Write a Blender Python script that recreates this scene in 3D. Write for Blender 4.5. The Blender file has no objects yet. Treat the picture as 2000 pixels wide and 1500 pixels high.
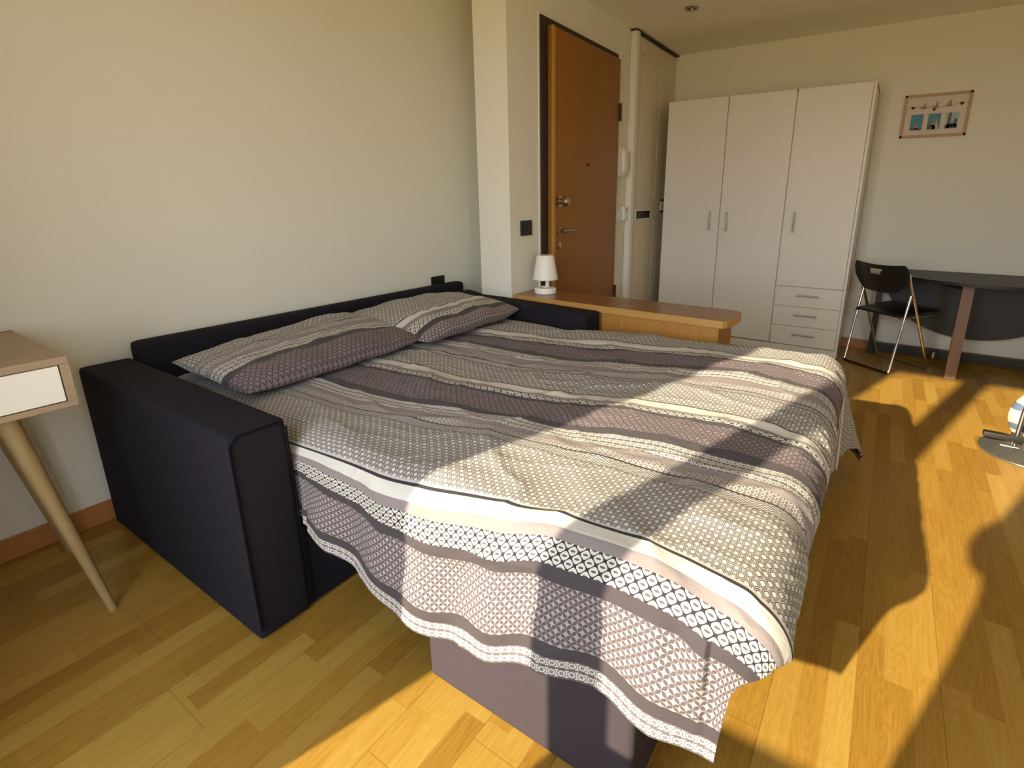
import bpy, bmesh, math, random
from mathutils import Vector, Matrix, noise
random.seed(7)
sc = bpy.context.scene
COL = sc.collection
PI = math.pi

# ------------------------------------------------------------------ camera
cam_d = bpy.data.cameras.new('camera'); cam = bpy.data.objects.new('camera', cam_d); COL.objects.link(cam)
cam_d.sensor_fit = 'HORIZONTAL'; cam_d.sensor_width = 36.0
cam_d.lens = 1003.146 / 2000 * 36.0
cam_d.shift_x = -(1077.43 - 1000) / 2000
cam_d.shift_y = (662.36 - 750) / 2000
cam_d.clip_start = 0.02
yaw, pitch = math.radians(32.872), math.radians(-15.278)
fwd = Vector((math.cos(yaw)*math.cos(pitch), math.sin(yaw)*math.cos(pitch), math.sin(pitch)))
rgt = Vector((math.sin(yaw), -math.cos(yaw), 0)); upv = rgt.cross(fwd)
cam.matrix_world = Matrix(((rgt.x, upv.x, -fwd.x, 0), (rgt.y, upv.y, -fwd.y, 0), (rgt.z, upv.z, -fwd.z, 1.3), (0, 0, 0, 1)))
sc.camera = cam

# ------------------------------------------------------------------ light
SUN_SLOPE, SUN_E = 0.29, 0.47
sd = bpy.data.lights.new('sun', 'SUN'); sun = bpy.data.objects.new('sun', sd); COL.objects.link(sun)
sd.energy = 12.2; sd.color = (1.0, 0.85, 0.60); sd.angle = math.radians(0.75)
sun.rotation_euler = Vector((1, -SUN_SLOPE, -SUN_E)).to_track_quat('-Z', 'Y').to_euler()
sun.location = (-4, 1.5, 4)
w = bpy.data.worlds.new('world'); sc.world = w; w.use_nodes = True
bg = w.node_tree.nodes['Background']
# sky brightest near the horizon, dimmer overhead, dull ground below
wt = w.node_tree; tcw = wt.nodes.new('ShaderNodeTexCoord'); spw = wt.nodes.new('ShaderNodeSeparateXYZ'); rmp = wt.nodes.new('ShaderNodeValToRGB')
wt.links.new(tcw.outputs['Generated'], spw.inputs[0]); mrw = wt.nodes.new('ShaderNodeMapRange')
mrw.inputs['From Min'].default_value = -1; wt.links.new(spw.outputs[2], mrw.inputs['Value']); wt.links.new(mrw.outputs[0], rmp.inputs[0])
ce = rmp.color_ramp.elements
ce[0].position = 0.485; ce[0].color = (0.56, 0.39, 0.19, 1); ce[1].position = 1.0; ce[1].color = (0.20, 0.26, 0.36, 1)
for p_, c_ in ((0.51, (0.95, 0.97, 1.0, 1)), (0.68, (0.85, 0.93, 1.0, 1)), (0.80, (0.35, 0.42, 0.52, 1))):
    q_ = ce.new(p_); q_.color = c_
wt.links.new(rmp.outputs[0], bg.inputs[0]); bg.inputs[1].default_value = 12.3

def portal(name, loc, rot, sx, sy):
    d = bpy.data.lights.new(name, 'AREA'); d.shape = 'RECTANGLE'; d.size = sx; d.size_y = sy
    d.cycles.is_portal = True
    o = bpy.data.objects.new(name, d); COL.objects.link(o); o.location = loc; o.rotation_euler = rot
portal('daylight_portal', (-0.52, 0.81, 1.25), (0, -PI/2, 0), 2.45, 1.05)
portal('daylight_portal', (-0.52, -1.525, 1.6), (0, -PI/2, 0), 1.4, 0.55)  # covers the added bounce-light opening

sc.view_settings.view_transform = 'Standard'; sc.view_settings.look = 'None'
sc.view_settings.exposure = 0.0; sc.view_settings.gamma = 1.0
sc.view_settings.use_curve_mapping = False
sc.cycles.max_bounces = 10; sc.cycles.diffuse_bounces = 6
sc.cycles.use_denoising = True
sc.cycles.caustics_reflective = False; sc.cycles.caustics_refractive = False
sc.cycles.sample_clamp_indirect = 6.0

# ------------------------------------------------------------------ node expression helper
class Ex:
    def __init__(s, nt, v): s.nt = nt; s.v = v
    def _m(s, op, *a):
        n = s.nt.nodes.new('ShaderNodeMath'); n.operation = op
        for i, x in enumerate(a):
            x = x.v if isinstance(x, Ex) else x
            if isinstance(x, (int, float)): n.inputs[i].default_value = x
            else: s.nt.links.new(x, n.inputs[i])
        return Ex(s.nt, n.outputs[0])
    def __add__(s, o): return s._m('ADD', s, o)
    __radd__ = __add__
    def __sub__(s, o): return s._m('SUBTRACT', s, o)
    def __rsub__(s, o): return s._m('SUBTRACT', o, s)
    def __mul__(s, o): return s._m('MULTIPLY', s, o)
    __rmul__ = __mul__
    def __truediv__(s, o): return s._m('DIVIDE', s, o)
    def gt(s, o): return s._m('GREATER_THAN', s, o)
    def lt(s, o): return s._m('LESS_THAN', s, o)
    def fr(s): return s._m('FRACT', s)
    def fl(s): return s._m('FLOOR', s)
    def ab(s): return s._m('ABSOLUTE', s)
    def sin(s): return s._m('SINE', s)
    def cos(s): return s._m('COSINE', s)
    def sqrt(s): return s._m('SQRT', s)
    def mx(s, o): return s._m('MAXIMUM', s, o)
    def mn(s, o): return s._m('MINIMUM', s, o)

def new_mat(name, color=(0.5, 0.5, 0.5), rough=0.5, metal=0.0, spec=0.5):
    m = bpy.data.materials.new(name); m.use_nodes = True
    b = m.node_tree.nodes['Principled BSDF']
    b.inputs['Base Color'].default_value = (*color, 1); b.inputs['Roughness'].default_value = rough
    b.inputs['Metallic'].default_value = metal; b.inputs['Specular IOR Level'].default_value = spec
    return m, m.node_tree, b
def mixc(nt, f, a, b):
    n = nt.nodes.new('ShaderNodeMix'); n.data_type = 'RGBA'
    for sock, x in ((n.inputs[0], f), (n.inputs[6], a), (n.inputs[7], b)):
        x = x.v if isinstance(x, Ex) else x
        if isinstance(x, (int, float)): sock.default_value = x
        elif isinstance(x, tuple): sock.default_value = (*x, 1)
        else: nt.links.new(x, sock)
    return n.outputs[2]
def objxyz(nt, kind='Object'):
    tc = nt.nodes.new('ShaderNodeTexCoord'); sp = nt.nodes.new('ShaderNodeSeparateXYZ')
    nt.links.new(tc.outputs[kind], sp.inputs[0])
    return Ex(nt, sp.outputs[0]), Ex(nt, sp.outputs[1]), Ex(nt, sp.outputs[2])
def comb(nt, x, y, z=0.0):
    n = nt.nodes.new('ShaderNodeCombineXYZ')
    for i, v in enumerate((x, y, z)):
        if isinstance(v, Ex): nt.links.new(v.v, n.inputs[i])
        else: n.inputs[i].default_value = v
    return n.outputs[0]
def noise_tex(nt, vec, scale=5, detail=3, rough=0.5, dist=0.0):
    n = nt.nodes.new('ShaderNodeTexNoise'); n.inputs['Scale'].default_value = scale
    n.inputs['Detail'].default_value = detail; n.inputs['Roughness'].default_value = rough
    n.inputs['Distortion'].default_value = dist
    nt.links.new(vec, n.inputs['Vector']); return Ex(nt, n.outputs['Fac'])
def white(nt, vec):
    n = nt.nodes.new('ShaderNodeTexWhiteNoise'); n.noise_dimensions = '3D'
    nt.links.new(vec, n.inputs['Vector']); return Ex(nt, n.outputs['Value'])
def bump(nt, b, h, strength=0.2, dist=0.01):
    n = nt.nodes.new('ShaderNodeBump'); n.inputs['Strength'].default_value = strength
    n.inputs['Distance'].default_value = dist
    nt.links.new(h.v, n.inputs['Height']); nt.links.new(n.outputs[0], b.inputs['Normal'])

def noisy(name, color, rough=0.5, scale=60, amt=0.12, bstr=0.1, metal=0.0, spec=0.5, bdist=0.002):
    m, nt, b = new_mat(name, color, rough, metal, spec)
    x, y, z = objxyz(nt); n = noise_tex(nt, comb(nt, x, y, z), scale, 4)
    nt.links.new(mixc(nt, n, tuple(c*(1-amt) for c in color), tuple(min(1, c*(1+amt)) for c in color)), b.inputs['Base Color'])
    if bstr: bump(nt, b, n, bstr, bdist)
    return m
def wood(name, c1, c2, axis=0, rough=0.4, scale=1.0, bstr=0.05):
    m, nt, b = new_mat(name, c1, rough)
    a = list(objxyz(nt))
    for i in range(3): a[i] = a[i] * ((3.0 if i == axis else 45.0) * scale)
    v = comb(nt, *a); n = noise_tex(nt, v, 1.0, 5, 0.6, 0.6); n2 = noise_tex(nt, v, 4.0, 2)
    f = (n*0.75 + n2*0.25 - 0.32) * 2.6
    f = f.mx(0.0).mn(1.0)
    nt.links.new(mixc(nt, f, c1, c2), b.inputs['Base Color']); bump(nt, b, n, bstr, 0.001)
    return m

M = {}
M['wall'] = noisy('wall_paint', (0.76, 0.755, 0.675), 0.85, 140, 0.015, 0.12, spec=0.15)
M['taupe'] = noisy('taupe_paint', (0.42, 0.37, 0.31), 0.85, 140, 0.015, 0.12, spec=0.15)
M['ceiling'] = noisy('ceiling_paint', (0.88, 0.85, 0.71), 0.9, 90, 0.01, 0.05, spec=0.1)
M['navy'] = noisy('dark_fabric', (0.0145, 0.013, 0.020), 0.92, 700, 0.35, 0.35, spec=0.18)
M['charcoal'] = noisy('charcoal_fabric', (0.050, 0.040, 0.048), 0.92, 700, 0.3, 0.35, spec=0.18)
M['seam'] = new_mat('seam_thread', (0.008, 0.007, 0.009), 0.95, 0.0, 0.05)[0]
M['white'] = noisy('white_laminate', (0.76, 0.75, 0.68), 0.42, 20, 0.03, 0.03)
M['white_pl'] = new_mat('white_plastic', (0.82, 0.81, 0.76), 0.4)[0]
M['drawer_white'] = new_mat('white_lacquer', (0.86, 0.85, 0.80), 0.35)[0]
M['cream'] = noisy('cream_paint', (0.66, 0.60, 0.47), 0.45, 12, 0.03, 0.04)
M['black'] = new_mat('black_plastic', (0.012, 0.012, 0.012), 0.35)[0]
M['blackw'] = noisy('black_wood', (0.013, 0.012, 0.009), 0.45, 30, 0.25, 0.05)
M['frame_dark'] = new_mat('dark_metal_frame', (0.025, 0.014, 0.012), 0.5)[0]
M['chrome'] = new_mat('chrome', (0.75, 0.72, 0.66), 0.22, 1.0)[0]
M['steel'] = new_mat('brushed_steel', (0.42, 0.40, 0.37), 0.38, 1.0)[0]
M['brass'] = new_mat('worn_brass', (0.45, 0.36, 0.25), 0.3, 1.0)[0]
M['gap'] = new_mat('dark_line', (0.05, 0.045, 0.04), 0.9)[0]  # dark line along the top of the closet door
M['door_wood'] = wood('door_veneer', (0.25, 0.100, 0.008), (0.31, 0.127, 0.012), 2, 0.42, 0.7)
M['door_edge'] = wood('door_edge_wood', (0.46, 0.23, 0.05), (0.52, 0.27, 0.07), 2, 0.4)
M['cab_top'] = wood('cherry_top', (0.23, 0.10, 0.035), (0.29, 0.13, 0.048), 1, 0.25)
M['cab_side'] = wood('golden_cherry', (0.36, 0.165, 0.030), (0.46, 0.225, 0.050), 2, 0.4)
M['cab_edge'] = wood('golden_edge', (0.46, 0.245, 0.065), (0.53, 0.295, 0.090), 1, 0.35)
M['base_wood'] = wood('baseboard_wood', (0.40, 0.165, 0.05), (0.50, 0.225, 0.075), 0, 0.4)
M['oak'] = wood('sonoma_oak', (0.31, 0.225, 0.145), (0.42, 0.32, 0.22), 0, 0.5, 0.8)
M['oak_leg'] = wood('oak_leg', (0.30, 0.215, 0.095), (0.38, 0.28, 0.135), 2, 0.5)
M['walnut'] = wood('dark_walnut', (0.20, 0.12, 0.085), (0.26, 0.16, 0.115), 2, 0.4)
M['frame_wood'] = wood('pale_frame_wood', (0.42, 0.28, 0.17), (0.50, 0.35, 0.22), 0, 0.6)
M['mat_board'] = new_mat('picture_mat', (0.66, 0.60, 0.56), 0.8)[0]
M['photo_sky'] = new_mat('photo_sky', (0.05, 0.22, 0.33), 0.5)[0]
M['photo_pale'] = new_mat('photo_pale_sky', (0.32, 0.45, 0.45), 0.5)[0]
M['photo_dark'] = new_mat('photo_dark_building', (0.085, 0.075, 0.07), 0.5)[0]
M['photo_tan'] = new_mat('photo_tan_building', (0.28, 0.20, 0.12), 0.5)[0]
M['photo_light'] = new_mat('photo_light_building', (0.42, 0.38, 0.34), 0.5)[0]
M['heart'] = new_mat('dark_red_felt', (0.09, 0.012, 0.012), 0.9)[0]
M['clip'] = new_mat('tan_clip_wood', (0.38, 0.20, 0.09), 0.7)[0]
M['string'] = new_mat('beige_string', (0.38, 0.30, 0.22), 0.9)[0]
M['concrete'] = new_mat('balcony_plaster', (0.62, 0.54, 0.42), 0.9)[0]
M['lamp_glass'] = new_mat('warm_bulb_glass', (0.75, 0.62, 0.40), 0.2)[0]

# laminate floor: 3-strip boards running along X
def floor_mat():
    m, nt, b = new_mat('laminate_floor', rough=0.30, spec=0.30)
    x, y, z = objxyz(nt)
    SW = 0.066
    row = ((y + 10.0) / SW).fl()
    rnd = white(nt, comb(nt, row, 3.3, 0.0))
    L = 0.50
    xs = (x + 20.0) / L + rnd * 7.31
    cell = xs.fl()
    r1 = white(nt, comb(nt, row, cell, 1.0)); r2 = white(nt, comb(nt, row, cell, 9.0))
    # cathedral grain, different offset per strip
    gx = x * 1.6 + r1 * 40.0; gy = y * 11.0 + r2 * 25.0
    n = noise_tex(nt, comb(nt, gx, gy, r1 * 9.0), 1.7, 2, 0.45, 0.35)
    rings = ((n * 13.0).fr() - 0.5).ab() * 2.0
    fine = noise_tex(nt, comb(nt, x * 5.0, y * 160.0, r1 * 9.0), 1.0, 3)
    tone = r2 * 0.66 + rings * 0.20 + (fine - 0.5) * 0.5 + 0.07
    ramp = nt.nodes.new('ShaderNodeValToRGB')
    e = ramp.color_ramp.elements
    e[0].position = 0.0; e[0].color = (0.265, 0.132, 0.018, 1)
    e[1].position = 1.0; e[1].color = (0.46, 0.295, 0.066, 1)
    q = e.new(0.45); q.color = (0.375, 0.208, 0.034, 1)
    nt.links.new(tone.v, ramp.inputs[0])
    # board joints
    fy = ((y + 10.0) / SW).fr(); strip = (fy.lt(0.012) + fy.gt(0.988)).mn(1.0)
    brow = ((y + 10.0) / (SW*3)).fl(); br = white(nt, comb(nt, brow, 5.5, 2.0))
    by = ((y + 10.0) / (SW*3)).fr(); bx = ((x + 20.0) / 1.285 + br * 3.7).fr()
    joint = (by.lt(0.010) + bx.lt(0.0016)).mn(1.0)
    fx = xs.fr()
    end = fx.lt(0.006)
    dark = (joint * 0.55 + strip * 0.10 + end * 0.15).mn(1.0)
    nt.links.new(mixc(nt, dark, ramp.outputs[0], (0.16, 0.075, 0.02)), b.inputs['Base Color'])
    bump(nt, b, (1.0 - joint) + rings * 0.02, 0.25, 0.0008)
    rr = noise_tex(nt, comb(nt, x, y, 0.0), 6, 3) * 0.12 + 0.25
    nt.links.new(rr.v, b.inputs['Roughness'])
    return m
M['floor'] = floor_mat()

# printed cotton of the duvet cover and pillowcases, in metres of cloth (U across the stripes, V along)
def print_mat():
    m, nt, b = new_mat('printed_cotton', rough=0.85, spec=0.2)
    b.inputs['Sheen Weight'].default_value = 0.08
    uvn = nt.nodes.new('ShaderNodeUVMap'); uvn.uv_map = 'UVMap'
    sp = nt.nodes.new('ShaderNodeSeparateXYZ'); nt.links.new(uvn.outputs[0], sp.inputs[0])
    U, V = Ex(nt, sp.outputs[0]), Ex(nt, sp.outputs[1])
    WHITE = (0.56, 0.545, 0.50); INK = (0.032, 0.028, 0.032); DARK = (0.058, 0.049, 0.054)
    MID = (0.17, 0.145, 0.150); GREY = (0.235, 0.203, 0.203); PALE = (0.44, 0.415, 0.385); PINK = (0.47, 0.41, 0.41)
    # rounded diamonds
    def dia(c):
        p = ((U + V) / c).fr() - 0.5; q = ((U - V) / c).fr() - 0.5
        p2 = p*p; q2 = q*q; d = (p2*p2 + q2*q2).sqrt().sqrt()
        col = mixc(nt, d.gt(0.255), WHITE, INK)
        col = mixc(nt, d.gt(0.345), col, PALE)
        col = mixc(nt, d.gt(0.42), col, INK)
        return mixc(nt, d.gt(0.485), col, PALE)
    DIA = dia(0.0245)
    # ogee lattice with leaf centres
    def ogee(pv, pu, u0):
        a = (V / pv * (2*PI)).cos(); c = ((U - u0) / pu * (2*PI)).cos()
        g = (a + c).ab()
        col = mixc(nt, g.lt(0.34), WHITE, INK)
        fa = ((V / pv).fr() - 0.5); fb = (((U - u0) / pu).fr() - 0.5)
        fa2 = ((V / pv + 0.5).fr() - 0.5); fb2 = (((U - u0) / pu + 0.5).fr() - 0.5)
        l1 = (fa*fa*24.0 + fb*fb*130.0).lt(1.0); l2 = (fa2*fa2*24.0 + fb2*fb2*130.0).lt(1.0)
        # leaves sit where both cosines agree
        return mixc(nt, (l1 + l2).mn(1.0), col, (0.10, 0.086, 0.09))
    OGEE = ogee(0.0290, 0.0270, 0.737)
    # four-petal lattice
    def petals(c, ground, leaf, wd=0.17):
        p = (U + V) / c; q = (U - V) / c
        fp = p.fr(); fq = q.fr()
        dp = (fp - 0.5).ab(); dq = (fq - 0.5).ab()      # 0.5 on grid lines
        l1 = (0.5 - dp).lt((fq * PI).sin() * wd); l2 = (0.5 - dq).lt((fp * PI).sin() * wd)
        return mixc(nt, (l1 + l2).mn(1.0), ground, leaf)
    PETN = petals(0.0225, (0.35, 0.305, 0.305), (0.10, 0.082, 0.09), 0.24)
    PETD = petals(0.0225, (0.195, 0.155, 0.165), (0.080, 0.062, 0.070), 0.2)
    # white rings with bars between
    def rings(c, ground, u0):
        fv = (V / c).fr() - 0.5; fu = ((U - u0) / c).fr() - 0.5
        r = (fv*fv*0.8 + fu*fu).sqrt()
        ring = r.gt(0.17) * r.lt(0.335)
        fv2 = (V / c + 0.5).fr() - 0.5
        bar = fv2.ab().lt(0.07) * fu.ab().lt(0.36)
        cr = (fv2.ab().lt(0.20) * (fu.ab() - 0.33).ab().lt(0.07))
        dot = r.lt(0.05)
        return mixc(nt, (ring + bar + cr + dot).mn(1.0), ground, WHITE)
    RC = 0.0213
    RING = rings(RC, (0.13, 0.113, 0.118), 0.529 - 3*RC); RING1 = rings(RC, (0.13, 0.113, 0.118), 1.187); RING2 = rings(RC, (0.13, 0.113, 0.118), 1.792)
    # wavy lines
    wv = ((U + (V / 0.0145 * (2*PI)).sin() * 0.0016) / 0.0062).fr()
    WAVE = mixc(nt, wv.gt(0.60), PALE, INK)
    # little ovals on grey
    fa = (V / 0.0155).fr() - 0.5; fb = (U / 0.011).fr() - 0.5
    rr = (fa*fa + fb*fb*0.8).sqrt()
    DOT = mixc(nt, rr.gt(0.20) * rr.lt(0.40), (0.21, 0.18, 0.183), (0.48, 0.45, 0.42))
    DOT = mixc(nt, rr.lt(0.09), DOT, INK)
    # woven fine ogee of the pale stripe
    bands = [(-9.0, RING), (0.529, DARK), (0.560, PETN), (0.708, DARK), (0.737, OGEE), (0.792, GREY), (0.818, WHITE), (0.854, INK),
             (0.862, PALE), (0.868, DIA), (1.090, INK), (1.093, WAVE), (1.124, INK), (1.129, DOT), (1.162, GREY), (1.187, RING1), (1.251, DARK),
             (1.282, PETD), (1.400, DARK), (1.419, OGEE), (1.443, GREY), (1.461, WHITE), (1.502, INK), (1.508, DIA), (1.675, INK),
             (1.678, WAVE), (1.700, INK), (1.705, DOT), (1.750, GREY), (1.790, RING2), (1.860, DARK), (1.890, PETD), (1.999, DARK), (2.020, OGEE),
             (2.045, GREY), (2.065, WHITE), (2.112, INK), (2.119, DIA), (2.430, INK), (2.435, WAVE), (2.460, INK), (2.465, DOT),
             (2.50, DARK), (2.53, RING)]
    col = bands[0][1]
    for lo, c in bands[1:]:
        col = mixc(nt, U.gt(lo), col, c)
    nt.links.new(col, b.inputs['Base Color'])
    n = noise_tex(nt, comb(nt, U, V, 0.0), 900, 2)
    n2 = noise_tex(nt, comb(nt, U * 1.4, V, 0.0), 22, 4, 0.55, 0.8)
    bump(nt, b, n * 0.05 + n2, 0.35, 0.006)
    return m
M['print'] = print_mat()

# ------------------------------------------------------------------ mesh helpers
def obj(name, bm, mat, parent=None, smooth=False, loc=(0, 0, 0), rotz=0.0, keep=False):
    if not keep: bmesh.ops.recalc_face_normals(bm, faces=bm.faces[:])
    me = bpy.data.meshes.new(name); bm.to_mesh(me); bm.free()
    for mm in (mat if isinstance(mat, (list, tuple)) else [mat]): me.materials.append(mm)
    if smooth:
        for p in me.polygons: p.use_smooth = True
        try: me.set_sharp_from_angle(angle=math.radians(38))
        except Exception: pass
    o = bpy.data.objects.new(name, me); COL.objects.link(o)
    o.location = loc; o.rotation_euler = (0, 0, rotz)
    if parent: o.parent = parent
    return o
def tag(o, label=None, cat=None, group=None, kind=None):
    for k, v in (('label', label), ('category', cat), ('group', group), ('kind', kind)):
        if v: o[k] = v
    return o
def thing(name, label, cat, loc=(0, 0, 0), rotz=0.0, group=None):
    o = bpy.data.objects.new(name, None); COL.objects.link(o); o.location = loc; o.rotation_euler = (0, 0, rotz)
    o.empty_display_size = 0.1
    return tag(o, label, cat, group)
def struct(name, bm, m, parent=None, smooth=False):
    o = obj(name, bm, m, parent, smooth)
    if not parent: o['kind'] = 'structure'
    return o
def box(bm, a, b, bev=0.0, seg=2):
    vs = [bm.verts.new((x, y, z)) for x in (a[0], b[0]) for y in (a[1], b[1]) for z in (a[2], b[2])]
    fs = [(0, 1, 3, 2), (4, 6, 7, 5), (0, 4, 5, 1), (2, 3, 7, 6), (0, 2, 6, 4), (1, 5, 7, 3)]
    f = [bm.faces.new([vs[i] for i in q]) for q in fs]
    if bev > 0:
        es = list({e for q in f for e in q.edges})
        bmesh.ops.bevel(bm, geom=es, offset=bev, segments=seg, profile=0.6, affect='EDGES')
    return bm
def B(a, b, bev=0.0, seg=2): return box(bmesh.new(), a, b, bev, seg)
def prism(bm, pts, z0, z1, bev=0.0, seg=2, axis='z'):
    def P(p, h): return (p[0], p[1], h) if axis == 'z' else ((h, p[0], p[1]) if axis == 'x' else (p[0], h, p[1]))
    lo = [bm.verts.new(P(p, z0)) for p in pts]; hi = [bm.verts.new(P(p, z1)) for p in pts]
    f = [bm.faces.new(lo[::-1]), bm.faces.new(hi)]
    n = len(pts)
    for i in range(n): f.append(bm.faces.new((lo[i], lo[(i+1) % n], hi[(i+1) % n], hi[i])))
    if bev > 0:
        es = list({e for q in f for e in q.edges})
        bmesh.ops.bevel(bm, geom=es, offset=bev, segments=seg, profile=0.6, affect='EDGES')
    return bm
def tube(bm, pts, r, n=10, closed=False):
    """sweep a circle of radius r (number or list) along points"""
    pts = [Vector(p) for p in pts]; rings = []; N = len(pts)
    ref = None
    for i, p in enumerate(pts):
        if closed: d = pts[(i+1) % N] - pts[i-1]
        else: d = (pts[min(i+1, N-1)] - pts[max(i-1, 0)])
        d.normalize()
        if ref is None: ref = d.orthogonal().normalized()
        ref = (ref - d * ref.dot(d)).normalized(); s = d.cross(ref)
        rr = r[i] if isinstance(r, (list, tuple)) else r
        rings.append([bm.verts.new(p + (ref*math.cos(2*PI*k/n) + s*math.sin(2*PI*k/n))*rr) for k in range(n)])
    M_ = N if closed else N-1
    for i in range(M_):
        A, Bq = rings[i], rings[(i+1) % N]
        for k in range(n): bm.faces.new((A[k], A[(k+1) % n], Bq[(k+1) % n], Bq[k]))
    if not closed:
        bm.faces.new(rings[0][::-1]); bm.faces.new(rings[-1])
    return bm
def lathe(bm, prof, n=40, c=(0, 0, 0), axis='z'):
    rings = []
    for r, h in prof:
        ring = []
        for k in range(n):
            a = 2*PI*k/n; u, v = r*math.cos(a), r*math.sin(a)
            p = (u, v, h) if axis == 'z' else ((h, u, v) if axis == 'x' else (u, h, v))
            ring.append(bm.verts.new((c[0]+p[0], c[1]+p[1], c[2]+p[2])))
        rings.append(ring)
    for A, Bq in zip(rings, rings[1:]):
        for k in range(n): bm.faces.new((A[k], A[(k+1) % n], Bq[(k+1) % n], Bq[k]))
    bm.faces.new(rings[0][::-1]); bm.faces.new(rings[-1])
    return bm
def arc(cx, cy, r, a0, a1, n):
    return [(cx + r*math.cos(math.radians(a0 + (a1-a0)*i/n)), cy + r*math.sin(math.radians(a0 + (a1-a0)*i/n))) for i in range(n+1)]
def smooth_path(pts, it=2):
    pts = [Vector(p) for p in pts]
    for _ in range(it):
        q = [pts[0]]
        for a, b in zip(pts, pts[1:]): q += [a.lerp(b, .25), a.lerp(b, .75)]
        q.append(pts[-1]); pts = q
    return pts

# ------------------------------------------------------------------ room
XF, XB, YL, YR, YD, ZC = 5.24, -0.50, 2.587, -1.95, 1.99, 2.62
PX = 2.605   # near edge of the entry wall
EX = 3.005   # end of the left wall
struct('floor', B((XB-0.1, YR-0.1, -0.06), (XF+0.1, YL+0.1, 0.0)), M['floor'])
struct('ceiling', B((XB-0.1, YR-0.1, ZC), (XF+0.1, YL+0.1, ZC+0.08)), M['ceiling'])
struct('wall_left', B((XB-0.1, YL, 0), (3.06, YL+0.1, ZC)), M['wall'])
bm = bmesh.new(); prism(bm, [(3.06, YL+0.1), (3.06, YL), (PX, 2.238), (PX, YD), (XF, YD), (XF, YL+0.1)], 0, ZC)
struct('wall_entry', bm, M['wall'])
struct('wall_far', B((XF, YR-0.1, 0), (XF+0.1, YL+0.1, ZC)), M['wall'])
struct('wall_right', B((XB-0.1, YR-0.1, 0), (XF+0.1, YR, ZC)), M['wall'])
# back wall (behind the camera): balcony door and a window beside it let the sun in
JL, P1, P0, JR, SILL, HEAD = 1.300, 0.891, 0.741, 0.300, 0.745, 2.43
bm = bmesh.new()
for y0, y1, z0, z1 in ((JL, YL+0.1, 0, ZC), (YR-0.1, -1.80, 0, ZC), (-1.25, JR, 0, ZC), (-1.80, -1.25, 0, 0.9), (-1.80, -1.25, 2.3, ZC), (JR, JL, HEAD, ZC), (JR, P0, 0, SILL)):  # narrow opening at the far right added for warm bounce light
    box(bm, (XB-0.03, y0, z0), (XB+0.0, y1, z1))
struct('wall_back', bm, M['taupe'])
bm = bmesh.new()
box(bm, (XB-0.03, P0, 0), (XB, P1, HEAD), 0.004)
struct('window_1', bm, M['white_pl'])
struct('trim_1', B((XB-0.9, -0.6, -0.06), (XB-0.1, 2.4, -0.005)), M['concrete'])
# baseboards
struct('baseboard_left', B((XB, YL-0.014, 0), (EX-0.02, YL, 0.088), 0.004), M['base_wood'])
bbm = wood('baseboard_wood_y', (0.40, 0.165, 0.05), (0.50, 0.225, 0.075), 1, 0.4)
struct('baseboard_far', B((XF-0.014, YR, 0), (XF, YD, 0.088), 0.004), bbm)
struct('baseboard_right', B((XB, YR, 0), (XF, YR+0.014, 0.088), 0.004), M['base_wood'])
struct('baseboard_entry', B((4.08, YD-0.014, 0), (4.29, YD, 0.088), 0.004), M['base_wood'])

# ------------------------------------------------------------------ entry door (wood) in the entry wall
YF = YD - 0.002
bm = bmesh.new()
box(bm, (2.93, YF-0.018, 0), (3.004, YF, 2.385), 0.003)
box(bm, (3.004, YF-0.018, 2.345), (4.012, YF, 2.385), 0.003)
box(bm, (4.0, YF-0.010, 0), (4.012, YF, 2.345), 0.002)
d1 = tag(obj('door_1', bm, M['frame_dark']), 'wooden entrance door with a black metal frame, behind the white lamp', 'door', kind='structure')
obj('door_slab', B((3.008, YF-0.045, 0.01), (3.998, YF-0.012, 2.343), 0.004), M['door_wood'], d1, True)
obj('door_edge', B((3.006, YF-0.052, 0.01), (3.045, YF-0.044, 2.343), 0.003), M['door_edge'], d1)
obj('plaster_edge', B((2.917, YF-0.006, 0), (2.931, YF, 2.395)), M['white_pl'], d1)
bm = bmesh.new(); lathe(bm, [(0.040, 0), (0.040, -0.008), (0.020, -0.012), (0.018, -0.035), (0.032, -0.045), (0.033, -0.066), (0.022, -0.078)], 28, (3.10, YF-0.045, 1.283), 'y')
obj('door_knob', bm, M['brass'], d1, True)
bm = bmesh.new(); lathe(bm, [(0.027, 0), (0.027, -0.010), (0.012, -0.013), (0.012, -0.05)], 24, (3.10, YF-0.045, 1.086), 'y')
tube(bm, [(3.09, YF-0.092, 1.086), (3.16, YF-0.098, 1.087), (3.25, YF-0.096, 1.084)], [0.012, 0.010, 0.008], 12)
obj('door_handle', bm, M['brass'], d1, True)
bm = bmesh.new(); lathe(bm, [(0.027, 0), (0.027, -0.007), (0.016, -0.010), (0.016, -0.016)], 24, (3.095, YF-0.045, 0.985), 'y')
box(bm, (3.093, YF-0.064, 0.976), (3.097, YF-0.058, 0.994))
obj('lock_cylinder', bm, M['brass'], d1, True)
bm = bmesh.new(); lathe(bm, [(0.012, 0), (0.012, -0.006), (0.006, -0.007)], 16, (3.497, YF-0.045, 1.543), 'y')
obj('peephole', bm, M['black'], d1, True)
bm = bmesh.new(); tube(bm, [(4.008, YF-0.05, 1.90), (4.008, YF-0.05, 2.03)], 0.011, 12)
obj('hinge', bm, M['frame_dark'], d1, True)
bm = bmesh.new(); tube(bm, [(4.008, YF-0.05, 0.45), (4.008, YF-0.05, 0.58)], 0.011, 12)
obj('hinge', bm, M['frame_dark'], d1, True)

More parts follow.
